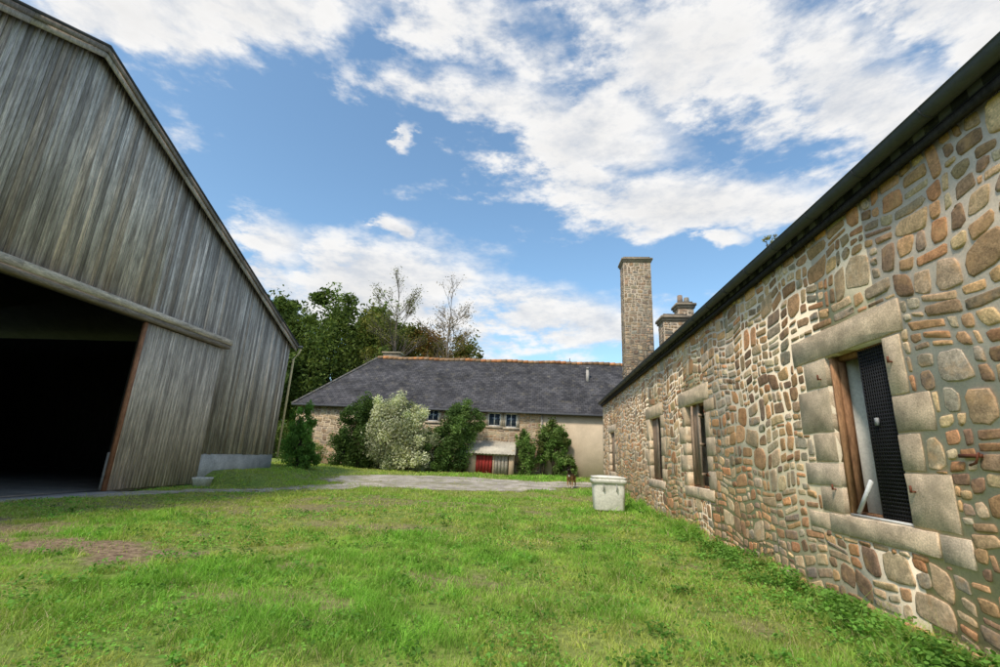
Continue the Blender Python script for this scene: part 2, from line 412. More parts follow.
for (y,z) in((6.08,2.62),(6.08,1.3),(4.87,2.6),(4.87,1.35),(10.25,2.6),(10.25,1.3),(11.8,2.6),(11.8,1.3)):
    mi.tube([(WX-.01,y,z),(WX-.05,y,z)],.009,6,(.16,.055,.03)); mi.tube([(WX-.05,y,z-.01),(WX-.05,y,z+.055)],.011,6,(.16,.055,.03))
mi.box(WX-.04,WX-.015,4.1,4.3,1.66,1.69,(.16,.055,.03)); mi.tube([(WX-.045,4.1,1.70),(WX-.055,4.13,1.62),(WX-.045,4.2,1.6)],.010,6,(.16,.055,.03))
mi.build('iron_fittings',mat_paint,H)
mr=MB(); ex=WX-.12; ez=4.60; sl=.8; rx=7.73; rz=ez+(rx-ex)*sl
th=.1
for sx_,e in((1,ex),(-1,2*rx-ex)):
    vs=[(e,Y0-.2,ez),(rx,Y0-.2,rz),(rx,Y1+.15,rz),(e,Y1+.15,ez),(e,Y0-.2,ez-th),(rx,Y0-.2,rz-th),(rx,Y1+.15,rz-th),(e,Y1+.15,ez-th)]
    mr.add(vs,[(0,1,2,3),(7,6,5,4),(0,3,7,4),(0,4,5,1),(3,2,6,7)])
mr.build('roof',mat_slate,H)
mf=MB(); mf.box(WX-.10,WX-.04,Y0,Y1+.1,4.43,4.5,(.035,.03,.028)); mf.build('wall_plate',mat_woodp,H)
mgut=MB(); r=.085; gx=WX-.19; gzc=4.635
segs=10
yl=np.linspace(Y0-.1,Y1+.15,60)
vs=[];fs=[]
prof=[(gx+r*math.cos(t),gzc+r*math.sin(t)) for t in np.linspace(math.pi,2*math.pi,segs)]
prof=[(prof[0][0]-.012,gzc+.006),(prof[0][0]-.006,gzc+.014)]+prof
inner=[(gx+(r-.008)*math.cos(t),gzc+(r-.008)*math.sin(t)) for t in np.linspace(2*math.pi,math.pi,segs)]
prof=prof+inner; n=len(prof)
for y in yl:
    for x,z in prof: vs.append((x,y,z+.006*math.sin(y*.9)))
for i in range(len(yl)-1):
    for k in range(n): k2=(k+1)%n; fs.append((i*n+k,i*n+k2,(i+1)*n+k2,(i+1)*n+k))
mgut.add(vs,fs,(.08,.082,.088))
y=Y0+.4
while y<Y1:
    mgut.tube([(gx+1.03*r*math.cos(t),y,gzc+1.05*r*math.sin(t)) for t in np.linspace(math.pi,2*math.pi,8)],.009,5,(.06,.06,.065)); y+=.9
mgut.build('gutter',mat_paint,H,smooth=True)
def chimney(x0,x1,y0,y1,z0,z1,nm,cap=True,pal=PAL,ws=(.14,.42)):
    mb=MB(); mb.box(x0,x1,y0,y1,z0,z1,(.42,.34,.255)); mb.build(nm+'_core',mat_mortar,H)
    ms=MB()
    stones(ms,(x0,y0,z0),(1,0,0),(0,0,1),(0,-1,0),x1-x0,z1-z0,pal=pal,bands=(.18,.34),ws=ws,warpa=.03)
    stones(ms,(x0,y1,z0),(0,-1,0),(0,0,1),(-1,0,0),y1-y0,z1-z0,pal=pal,bands=(.18,.34),ws=ws,warpa=.03)
    ms.build(nm+'_stones',mat_stone,H)
    if cap:
        mc_=MB(); c=(.27,.215,.16)
        mc_.box(x0-.05,x1+.05,y0-.05,y1+.05,z1,z1+.10,c); mc_.box(x0-.10,x1+.10,y0-.10,y1+.10,z1+.10,z1+.20,c)
        mc_.box(x0+.02,x1-.02,y0+.02,y1-.02,z1+.20,z1+.30,(.13,.11,.09)); mc_.build(nm+'_cap',mat_granite,H)
CP=[(.36,.25,.165),(.41,.31,.21),(.29,.205,.14),(.33,.265,.195),(.25,.185,.14),(.30,.26,.21)]
chimney(4.27,5.68,23.0,24.0,4.9,11.75,'tall_chimney',pal=CP)
chimney(4.85,5.8,18.0,18.8,5.0,7.0,'low_chimney',cap=True,pal=CP)
chimney(5.72,6.35,18.9,19.5,5.5,7.85,'square_chimney',cap=True,pal=CP)
mpot=MB(); mpot.tube([(5.9,19.2,8.1),(5.9,19.2,8.5)],[.12,.1],10,(.28,.2,.15)); mpot.tube([(6.17,19.2,8.1),(6.17,19.2,8.4)],[.12,.1],10,(.25,.22,.18)); mpot.build('chimney_pots',mat_granite,H)

# ------------------------------------------------------------------ barn (left)
B=empty('timber_barn')
BX=-12.4; AY=9.4; AZ=12.0; BS=.457; BY0,BY1=-2.6,21.4
def rl(y): return AZ-.1-abs(y-AY)*BS
op0,op1=5.6,13.0
mb=MB(); y=BY0
while y<BY1-.01:
    w=.125*R(.88,1.12); y2=min(y+w,BY1)
    zb=1.1+R(-.02,.02) if (y2<op0 or y>op1) else 5.3
    g=random.choice([R(.5,.8),R(.85,1.15),R(.85,1.15),R(1.1,1.4)]); base=random.choice([(.58,.475,.395),(.60,.49,.405),(.55,.46,.39),(.59,.45,.345)]); col=tuple(c*g for c in base)
    off=R(-.007,.007); gp=R(.004,.008)
    mb.box(BX-.03,BX+off,y+gp,y2-gp,zb,zb,col,ztop=(rl(y),rl(y2)))
    y=y2
mb.build('cladding_boards',mat_wood,B)
def door(y,ye,nm):
    mb=MB()
    while y<ye-.02:
        y2=min(y+.125*R(.93,1.07),ye); g=R(.75,1.2)
        mb.box(DX-.03,DX+R(-.004,.004),y+.004,y2-.004,.06+R(0,.03),5.02,tuple(c*g for c in(.65,.51,.385))); y=y2
    mb.build(nm,mat_wood,B)
DX=-12.2
door(12.85,16.4,'sliding_door_boards'); door(2.0,5.58,'sliding_door_boards_near')
mb=MB(); mb.box(DX-.09,DX+.012,12.76,12.85,.05,5.02,(.40,.175,.09)); mb.box(DX-.08,DX-.03,12.85,16.4,.3,.45,(.2,.12,.08)); mb.box(DX-.08,DX-.03,12.85,16.4,4.7,4.85,(.2,.12,.08))
mb.build('door_frame',mat_woodp,B)
mb=MB(); mb.box(BX+.02,-12.06,1.9,16.6,5.05,5.2,(.30,.23,.17)); mb.box(BX+.02,-12.04,1.9,9.0,5.21,5.42,(.70,.56,.41)); mb.box(BX+.02,-12.04,9.01,16.65,5.21,5.42,(.66,.52,.385))
mb.build('door_track_beam',mat_beam,B)
mb=MB(); cc=(.54,.49,.42)
mb.box(BX-.25,BX-.01,13.05,BY1,-.3,1.1,cc); mb.box(BX-.25,BX-.01,BY0,5.55,-.3,1.1,cc)
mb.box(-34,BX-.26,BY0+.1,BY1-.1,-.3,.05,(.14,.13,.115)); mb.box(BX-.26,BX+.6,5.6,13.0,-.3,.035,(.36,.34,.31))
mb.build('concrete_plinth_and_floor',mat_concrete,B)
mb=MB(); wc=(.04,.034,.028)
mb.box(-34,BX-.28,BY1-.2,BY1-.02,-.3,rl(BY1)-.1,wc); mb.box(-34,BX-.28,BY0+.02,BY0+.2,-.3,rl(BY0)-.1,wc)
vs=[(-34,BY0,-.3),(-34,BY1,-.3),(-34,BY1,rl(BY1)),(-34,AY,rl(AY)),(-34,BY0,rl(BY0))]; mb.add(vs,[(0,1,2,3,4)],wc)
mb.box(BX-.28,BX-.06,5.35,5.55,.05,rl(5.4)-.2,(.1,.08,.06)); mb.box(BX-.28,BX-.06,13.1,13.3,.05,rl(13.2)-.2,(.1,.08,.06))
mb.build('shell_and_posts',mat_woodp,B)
mb=MB(); ov=.28; xf=BX+ov
for sgn,ye in((1,BY1+.25),(-1,BY0-.25)):
    z_e=AZ-abs(ye-AY)*BS
    vs=[(xf,AY,AZ),(-34.2,AY,AZ),(-34.2,ye,z_e),(xf,ye,z_e),(xf,AY,AZ+.09),(-34.2,AY,AZ+.09),(-34.2,ye,z_e+.09),(xf,ye,z_e+.09)]
    mb.add(vs,[(0,1,2,3),(7,6,5,4),(0,3,7,4),(1,5,6,2),(3,2,6,7)],(.06,.056,.052))
mb.build('roof_sheets',mat_concrete,B)
mb=MB()
for sgn,ye in((1,BY1+.2),(-1,BY0-.2)):
    n=7
    for k in range(n):
        ya=AY+(ye-AY)*k/n+sgn*.004; yb=AY+(ye-AY)*(k+1)/n-sgn*.004
        za=AZ-abs(ya-AY)*BS-.003; zb=AZ-abs(yb-AY)*BS-.003
        for (d0,d1,x0,x1,c) in((.0,.15,xf-.05,xf-.012,(.24,.19,.155)),(.152,.33,xf-.085,xf-.052,(.44,.36,.29))):
            vs=[(x0,ya,za-d1),(x1,ya,za-d1),(x1,yb,zb-d1),(x0,yb,zb-d1),(x0,ya,za-d0),(x1,ya,za-d0),(x1,yb,zb-d0),(x0,yb,zb-d0)]
            g=R(.85,1.12); mb.add(vs,[(0,3,2,1),(4,5,6,7),(0,1,5,4),(1,2,6,5),(2,3,7,6),(3,0,4,7)],tuple(q*g for q in c))
mb.build('verge_boards',mat_woodp,B)
mb=MB(); mb.tube([(-12.05,21.75,6.25),(-12.1,21.7,6.0),(-12.2,21.5,5.7),(-12.22,21.5,1.0)],.05,8,(.70,.54,.30)); mb.tube([(-12.0,21.78,6.38),(-34,21.78,6.38)],.07,8,(.12,.12,.12)); mb.build('downpipe',mat_paint,B,smooth=True)

# ------------------------------------------------------------------ far farmhouse
F_=empty('slate_roofed_farmhouse')
fx0,fx1,fy,fb=-16.2,12.0,30.0,38.0; gb=.3; fe=4.5
mb=MB()
wcl=(.54,.43,.30)
mb.box(fx0,.1,fy,fy+.5,gb-.6,fe,wcl); mb.box(fx0,fx0+.5,fy+.5,fb-.5,gb-.6,fe,wcl); mb.box(fx0,fx1,fb-.5,fb,gb-.6,fe,wcl); mb.box(fx1-.5,fx1,fy+.5,fb-.5,gb-.6,fe+2,wcl)
mb.build('stone_walls',mat_mortar,F_)
mb=MB(); mb.box(.1,fx1,fy-.03,fy+.5,gb-.6,fe,(.56,.45,.325)); mb.build('rendered_wall',mat_render,F_)
ms=MB()
fwins=[(-3.25,-2.45,3.35,4.2),(-2.15,-1.4,3.3,4.2),(-7.25,-6.5,3.5,4.25)]
stones(ms,(fx0,fy,gb),(1,0,0),(0,0,1),(0,-1,0),.1-fx0,fe-gb,holes=[(a-.16-fx0,b+.16-fx0,c-.12-gb,d+.2-gb) for a,b,c,d in fwins],ws=(.22,.6),pal=[(.42,.29,.18),(.48,.35,.225),(.36,.24,.155),(.44,.35,.255),(.31,.225,.17),(.50,.39,.265)])
ms.build('wall_stones',mat_stone,F_)
mb=MB(); mg=MB(); mw=MB()
for a,b,c,d in fwins:
    g_=(.52,.43,.33)
    mb.box(a-.16,b+.16,fy-.05,fy+.02,d,d+.2,g_); mb.box(a-.16,b+.16,fy-.06,fy+.02,c-.12,c,g_); mb.box(a-.16,a,fy-.045,fy+.02,c,d,g_); mb.box(b,b+.16,fy-.045,fy+.02,c,d,g_)
    mg.box(a,b,fy-.012,fy-.008,c,d)
    for (p,q,r_,s_) in((a,a+.06,c,d),(b-.06,b,c,d),(a+.06,b-.06,c,c+.06),(a+.06,b-.06,d-.06,d),((a+b)/2-.025,(a+b)/2+.025,c+.06,d-.06)):
        mw.box(p,q,fy-.04,fy-.014,r_,s_,(.68,.67,.64))
mb.build('window_surrounds',mat_granite,F_); mg.build('window_panes',mat_glass,F_); mw.build('window_frames',mat_paint,F_)
ry=34.0; rz=8.4; ey0=fy-.28; ez=4.28; hx=-12.5
mr=MB()
xl=fx0-.25; xr=fx1+.3; eb=2*ry-ey0
nxr,nyr=40,8; vs=[];fs=[]
for j in range(nyr+1):
    t=j/nyr; yy=ey0+(ry-ey0)*t; zz=ez+(rz-ez)*t; xa=xl+(hx-xl)*t
    for i in range(nxr+1):
        x=xa+(xr-xa)*i/nxr; vs.append((x,yy,zz+.03*math.sin(x*.8+1)*math.sin(math.pi*t)+.025*math.sin(x*1.9)*t))
for j in range(nyr):
    for i in range(nxr):
        a=j*(nxr+1)+i; fs.append((a,a+1,a+nxr+2,a+nxr+1))
mr.add(vs,fs)
mr.add([(xl,eb,ez),(xr,eb,ez),(xr,ry,rz),(hx,ry,rz),(xl,ey0,ez)],[(0,3,2,1),(0,4,3)])
mr.add([(xl,ey0,ez-.07),(xr,ey0,ez-.07),(xr,ey0,ez-.01),(xl,ey0,ez-.01),(xl,eb,ez-.07),(xr,eb,ez-.07)],[(0,1,2,3),(1,0,4,5)])
mr.add([(xr-.3,fy,fe-.2),(xr-.3,fb,fe-.2),(xr-.3,ry,rz-.1)],[(0,1,2)])
mr.build('roof',mat_slate,F_)
mt=MB()
x=hx
while x<xr:
    z=rz+.02+.025*math.sin(x*1.9); g=R(.7,1.2); c=random.choice([(.46,.20,.08),(.42,.17,.07),(.36,.2,.10),(.28,.17,.10)])
    mt.tube([(x,ry,z),(x+.42,ry,z+.02)],[.13,.15],8,tuple(q*g for q in c)); x+=.4
for k in range(14):
    t=k/14; t2=(k+1.05)/14
    p0=(hx+(xl-hx)*t,ry+(ey0-ry)*t,rz+(ez-rz)*t+.02); p1=(hx+(xl-hx)*t2,ry+(ey0-ry)*t2,rz+(ez-rz)*t2+.02)
    mt.tube([p0,p1],[.1,.1],6,(.14,.13,.12))
mt.build('ridge_tiles',mat_granite,F_,smooth=True)
mb=MB(); mb.box(-12.2,-10.9,34.2,34.9,8.2,8.85,(.3,.24,.18)); mb.box(-12.3,-10.8,34.1,35.0,8.85,8.97,(.33,.28,.2)); mb.build('stub_chimney',mat_granite,F_)
mb=MB(); mb.tube([(3.35,32.5,6.6),(3.35,32.5,7.75)],.11,10,(.45,.4,.35)); mb.tube([(3.35,32.5,7.75),(3.35,32.5,7.85)],[.18,.05],10,(.3,.28,.26)); mb.tube([(2.2,ry,8.4),(2.2,ry,8.8)],.03,6,(.1,.1,.1))
mb.tube([(xl,ey0-.05,ez-.04),(xr,ey0-.05,ez-.04)],.06,8,(.09,.09,.095)); mb.tube([(.2,fy-.12,ez-.1),(.2,fy-.12,.3)],.04,8,(.3,.28,.25)); mb.build('vent_and_gutter',mat_paint,F_,smooth=True)
S=empty('lean_to_shed'); mb=MB(); sx0,sx1,sy=-4.35,-1.45,28.7
sc=(.42,.32,.22)
mb.box(sx0,-3.75,sy,sy+.12,.1,1.62,sc); mb.box(sx0,sx0+.12,sy+.12,29.94,.1,1.9,sc); mb.box(sx1-.12,sx1,sy+.12,29.94,.1,1.9,sc); mb.box(-1.75,sx1,sy,sy+.12,.1,1.62,sc); mb.box(-2.72,-2.62,sy,sy+.12,.1,1.62,sc)
mb.build('walls',mat_mortar,S)
mb=MB()
for k in range(5): mb.box(-3.74+k*.2,-3.56+k*.2,sy+.03,sy+.07,.46,1.52,(.30*R(.8,1.1),.035,.03))
for k in range(4): mb.box(-2.6+k*.2,-2.42+k*.2,sy+.03,sy+.07,.46,1.52,(.34,.30,.25))
mb.box(-3.75,-1.75,sy-.01,sy+.1,1.53,1.62,(.4,.37,.32)); mb.build('doors',mat_woodp,S)
mb=MB(); n=30
vs=[];fs=[]
for i in range(n+1):
    x=sx0-.1+(sx1-sx0+.2)*i/n; r_=.02*(1 if i%2 else -1)
    vs+=[(x,sy-.25,1.62+r_),(x,29.93,2.42+r_)]
for i in range(n): fs.append((2*i,2*i+2,2*i+3,2*i+1))
mb.add(vs,fs,(.52,.47,.38)); o=mb.build('roof_sheet',mat_concrete,S); sm=o.modifiers.new('t','SOLIDIFY'); sm.thickness=.02

# ------------------------------------------------------------------ plastic tub
T=empty('plastic_field_container',(0,0,0)); tx,ty=2.22,15.45; tg=g1(tx,ty)
def rrect(w,d,r,n=5):
    pts=[]
    for cx,cy,a0 in((w/2-r,d/2-r,0),(-w/2+r,d/2-r,90),(-w/2+r,-d/2+r,180),(w/2-r,-d/2+r,270)):
        for k in range(n+1):
            t=math.radians(a0+90*k/n); pts.append((cx+r*math.cos(t),cy+r*math.sin(t)))
    return pts
mb=MB(); vs=[];fs=[]; W,D=1.04,.8
lv=[(.84,.14,.0),(.87,.14,.03),(.915,.14,.55),(.93,.14,.74),(.93,.14,.76),(1.02,.14,.765),(1.03,.14,.86),(1.02,.14,.875),(.97,.13,.88),(.97,.13,.905),(1.0,.13,.91),(.99,.12,.955),(.5,.1,.985)]
nn=len(rrect(1,1,.1))
for s_,r_,z in lv:
    for x,y in rrect(W*s_,D*s_,r_*.9): vs.append((tx+x,ty+y,tg+.03+z*1.04))
for i in range(len(lv)-1):
    for k in range(nn): k2=(k+1)%nn; fs.append((i*nn+k,i*nn+k2,(i+1)*nn+k2,(i+1)*nn+k))
fs.append(tuple(range(nn-1,-1,-1))); fs.append(tuple(range((len(lv)-1)*nn,len(lv)*nn)))
mb.add(vs,fs,(.76,.72,.64))
mb.build('tub_body',mat_plastic,T)
mb=MB()
for sg in(-1,1): mb.tube([(tx+sg*.2,ty-D*.5-.0,tg+.80),(tx+sg*.2,ty-D*.5-.05,tg+.78),(tx+sg*.2,ty-D*.5-.05,tg+.66),(tx+sg*.2,ty-D*.47,tg+.62)],.018,6,(.35,.35,.33))
mb.box(tx-W*.36,tx+W*.36,ty-D*.30,ty+D*.30,tg-.02,tg+.035,(.4,.4,.38)); mb.build('feet_and_latches',mat_plastic,T)
T2=empty('stone_planter'); px,py=-11.6,15.9; pg=g1(px,py); mb=MB(); vs=[];fs=[]
lv=[(.8,.0),(.92,.22),(1.0,.24),(1.0,.30),(.86,.30),(.82,.22)]
for s_,z in lv:
    for x,y in rrect(.62*s_,.36*s_,.06): vs.append((px+x*.6,py+x*.5+y,pg+z))
for i in range(len(lv)-1):
    for k in range(nn): k2=(k+1)%nn; fs.append((i*nn+k,i*nn+k2,(i+1)*nn+k2,(i+1)*nn+k))
fs.append(tuple(range(nn-1,-1,-1))); fs.append(tuple(range((len(lv)-1)*nn,len(lv)*nn)))
mb.add(vs,fs,(.58,.53,.46)); mb.build('planter_bowl',mat_concrete,T2)

# ------------------------------------------------------------------ foliage
def leaf_arrays(P,size,flat=.0):
    n=len(P); s=size*rng.uniform(.6,1.3,n)[:,None]
    nrm=rng.normal(size=(n,3)); nrm[:,2]+=flat; nrm/=np.linalg.norm(nrm,axis=1)[:,None]
    a=rng.normal(size=(n,3)); t=np.cross(nrm,a); t/=np.linalg.norm(t,axis=1)[:,None]; b=np.cross(nrm,t)
    return np.stack([P-t*s,P-b*s*.45+nrm*s*.08,P+t*s,P+b*s*.45+nrm*s*.08],1).reshape(-1,3)
def foliage(name,blobs,n,size,cols,parent=None,clumps=40,cr=.28,flat=.5,mat=None,shell=.55):
    Ps=[];Cs=[]; W=np.array([b[6] if len(b)>6 else (b[3]*b[4]*b[5])**.8 for b in blobs],float); W/=W.sum()
    cols=np.array(cols)
    for b,wt in zip(blobs,W):
        k=max(6,int(clumps*wt*len(blobs)**.5)); c=np.array(b[:3]); r=np.array(b[3:6])
        d=rng.normal(size=(k,3)); d/=np.linalg.norm(d,axis=1)[:,None]
        rad=rng.uniform(shell**3,1,k)**(1/3)*rng.uniform(.8,1.12,k)
        cen=c+d*rad[:,None]*r
        m=int(n*wt); ci=rng.integers(0,k,m); cs=rng.uniform(.6,1.3,k)
        off=rng.normal(size=(m,3)); off/=np.linalg.norm(off,axis=1)[:,None]; off*=rng.uniform(.1,1,m)[:,None]**.6
        p=cen[ci]+off*(r*cr)*cs[ci][:,None]
        Ps.append(p)
        base=cols[rng.integers(0,len(cols),k)]*rng.uniform(.6,1.35,(k,1))
        Cs.append(base[ci]*rng.uniform(.75,1.25,(m,1)))
    P=np.concatenate(Ps);C=np.concatenate(Cs)
    V=leaf_arrays(P,size,flat=flat); C=np.repeat(C,4,axis=0)
    return np_mesh(name,V,np.arange(len(V)),np.full(len(P),4),C,mat or mat_leaf,parent)
def tree(name,x,y,h,cw,cols,n,size,zb=.35,seed=1,trunk_r=.3,nb=11,flat=.4):
    random.seed(seed); E=empty(name); g=g1(x,y); mb=MB(); bc=(.11,.09,.07)
    pts=[(x+R(-.1,.1)*i,y+R(-.1,.1)*i,g-.2+h*.8*i/5) for i in range(6)]
    mb.tube(pts,[trunk_r*(1-.16*i) for i in range(6)],8,bc)
    blobs=[(x,y,g+h*(zb+1)/2,cw*.42,cw*.42,h*(1-zb)*.44)]
    for k in range(nb):
        a=2*math.pi*k/nb+R(-.4,.4); rr=cw*.5*R(.5,.8); zz=g+h*R(zb+.08,.88)
        rr*=1-.5*max(0,(zz-g)/h-.6)/.4
        e=(x+rr*math.cos(a),y+rr*math.sin(a),zz); z0=g+h*R(.25,.5)
        mb.tube([(x,y,z0),(x+(e[0]-x)*.5,y+(e[1]-y)*.5,z0+(zz-z0)*.65),e],[trunk_r*.45,trunk_r*.28,.04],6,bc)
        s_=cw*R(.17,.28); blobs.append((*e,s_,s_,s_*R(.8,1.2)))
    blobs.append((x+R(-.5,.5),y,g+h*.9,cw*.25,cw*.25,h*.11))
    mb.build('trunk_and_limbs',mat_bark,E)
    foliage('crown',blobs,n,size,cols,E,clumps=44,cr=.45,flat=flat)
    return E
DG=[(.095,.135,.038),(.13,.175,.046),(.16,.205,.056),(.11,.15,.044)]
OG=[(.18,.175,.048),(.23,.19,.052),(.15,.165,.048),(.28,.185,.06)]
tree('oak_tree',-28.0,48,17.6,9.5,DG,42000,.22,.12,11,.4)
tree('oak_tree',-22.6,47,17.6,9.5,DG,42000,.22,.12,12,.4)
tree('oak_tree',-18.0,49,16.4,9.0,DG+OG[:1],38000,.22,.12,13,.35)
tree('chestnut_tree',-13.2,50,14.6,7.5,OG+[(.32,.16,.06)],22000,.20,.2,14,.3)
tree('chestnut_tree',-8.8,50,13.9,6.5,OG,15000,.19,.2,15,.3)
def sparse(name,x,y,h,spread,seed,nleaf,col):
    random.seed(seed); E=empty(name); mb=MB(); g=g1(x,y); tips=[]
    bc=(.20,.16,.13)
    def br(p,d,L,r,dep):
        q=p+d*L; m=p+d*L*.5+Vector((R(-1,1),R(-1,1),R(-1,1)))*L*.05
        mb.tube([p,m,q],[r,r*.8,r*.6],4,bc,cap=False)
        tips.append((q,dep))
        if dep==0: return
        n=random.choice((2,3,3))
        for k in range(n):
            nd_=(d+Vector((R(-1,1),R(-1,1),R(-.15,.7)))*spread).normalized()
            br(q if k==0 else p+d*L*R(.5,1),nd_,L*R(.62,.88),max(r*.6,.02),dep-1)
    p=Vector((x,y,g-.2)); d=Vector((0,0,1)); L=h*.135; r=.22
    for i in range(6):
        q=p+Vector((R(-.05,.05),R(-.05,.05),1)).normalized()*L
        mb.tube([p,q],[r,r*.84],6,bc,cap=False)
        if i>=2:
            for k in range(6): br(p+(q-p)*R(.2,1),Vector((R(-1,1),R(-1,1),R(.5,1.1))).normalized(),h*.12*(1-.08*i),r*.45,3)
        p=q;r*=.84
    br(p,Vector((0,0,1)),h*.1,r*.7,3)
    mb.build('trunk_and_branches',mat_bark,E)
    P=[]
    for q,dep in tips:
        if dep<=1:
            for k in range(nleaf): P.append(q+Vector((R(-1,1),R(-1,1),R(-1,1)))*.4)
    P=np.array([tuple(p) for p in P]); V=leaf_arrays(P,.085)
    C=np.repeat(np.array(col)*rng.uniform(.6,1.3,(len(P),1)),4,axis=0)
    np_mesh('leaves',V,np.arange(len(V)),np.full(len(P),4),C,mat_leaf,E)
sparse('bare_birch_tree',-9.3,45,17.6,.7,21,5,(.26,.18,.075))
sparse('bare_birch_tree',-14.6,45,18.4,.34,22,7,(.19,.19,.06))
bl=[]; random.seed(5)
for k in range(70):
    a=2*math.pi*k/70; rr=R(120,150)
    bl.append((rr*math.sin(a),rr*math.cos(a),R(2,4),R(8,13),R(8,13),R(5,9),1))
foliage('distant_woodland',bl,40000,1.0,DG,None,clumps=110,cr=.4)
foliage('hedge',[(-19+1.6*k,41+R(-1,1),1.8,1.4,1.4,1.9) for k in range(-6,3)],16000,.12,DG,None,clumps=120)
random.seed(31)
def shrub(name,blobs,n,size,cols,clumps=60,cr=.34,stem=(.09,.07,.05)):
    E=empty(name); mb=MB()
    for b in blobs:
        gx_,gy_=b[0],b[1]; g=g1(gx_,gy_)
        for k in range(5):
            mb.tube([(gx_+R(-.15,.15),gy_+R(-.15,.15),g-.1),(gx_+R(-.3,.3)*b[3],gy_+R(-.3,.3)*b[4],(g+b[2])/2),(b[0]+R(-.6,.6)*b[3],b[1]+R(-.6,.6)*b[4],b[2]+R(0,.6)*b[5])],[.05,.035,.01],5,stem)
    mb.build('stems',mat_bark,E); foliage('leaves',blobs,n,size,cols,E,clumps=clumps,cr=cr); return E
shrub('evergreen_shrub',[(-10.9,27.8,2.3,1.45,1.1,1.85),(-10.7,27.9,3.6,1.15,.8,1.25),(-11.6,27.7,1.7,1.0,.8,1.3)],20000,.085,[(.08,.125,.037),(.11,.17,.048),(.08,.13,.04)])
shrub('silver_leaf_shrub',[(-8.5,27.2,2.3,1.85,1.3,1.85),(-8.1,27.3,3.4,1.3,1.0,1.35),(-9.2,27.3,3.2,1.15,.9,1.35),(-7.2,27.0,1.6,1.45,1.0,1.2)],31000,.08,[(.48,.48,.31),(.60,.60,.40),(.35,.38,.22),(.52,.52,.36)],clumps=120)
shrub('green_shrub',[(-5.4,28.0,2.0,1.3,.9,1.5),(-4.6,28.9,3.4,1.25,.8,1.3),(-6.1,27.7,1.5,1.0,.8,1.1)],18000,.085,[(.12,.19,.055),(.16,.24,.07),(.10,.16,.05)])
shrub('green_shrub',[(-.7,29.1,1.6,.55,.5,1.2),(-1.0,29.1,2.3,.4,.4,.8)],4500,.075,[(.12,.20,.05),(.17,.26,.07)])
shrub('climbing_plant',[(.9,29.6,2.9,1.0,.35,.95),(1.3,29.6,2.2,.6,.35,1.0),(.3,29.5,1.7,.5,.35,.9),(1.7,29.3,1.0,.7,.4,.7)],9500,.085,[(.12,.20,.05),(.19,.27,.08),(.14,.17,.05)])
shrub('evergreen_shrub',[(-11.75,22.6,1.6,.75,.75,1.25),(-11.9,22.9,2.8,.6,.6,.95),(-11.2,22.4,1.0,.6,.55,.65)],12000,.065,[(.13,.24,.05),(.18,.31,.065),(.13,.24,.05)])
shrub('low_border_plants',[(-12+1.3*k,28.3+R(-.3,.3),.75,.75,.5,.45) for k in range(0,6)]+[(-14.5,28.5,1.2,1.3,.7,.9)],9000,.055,[(.14,.22,.05),(.19,.27,.065)])
shrub('roof_tuft',[(5.2,10.0,6.5,.2,.26,.12)],500,.025,[(.40,.33,.17),(.28,.27,.12)],clumps=20)

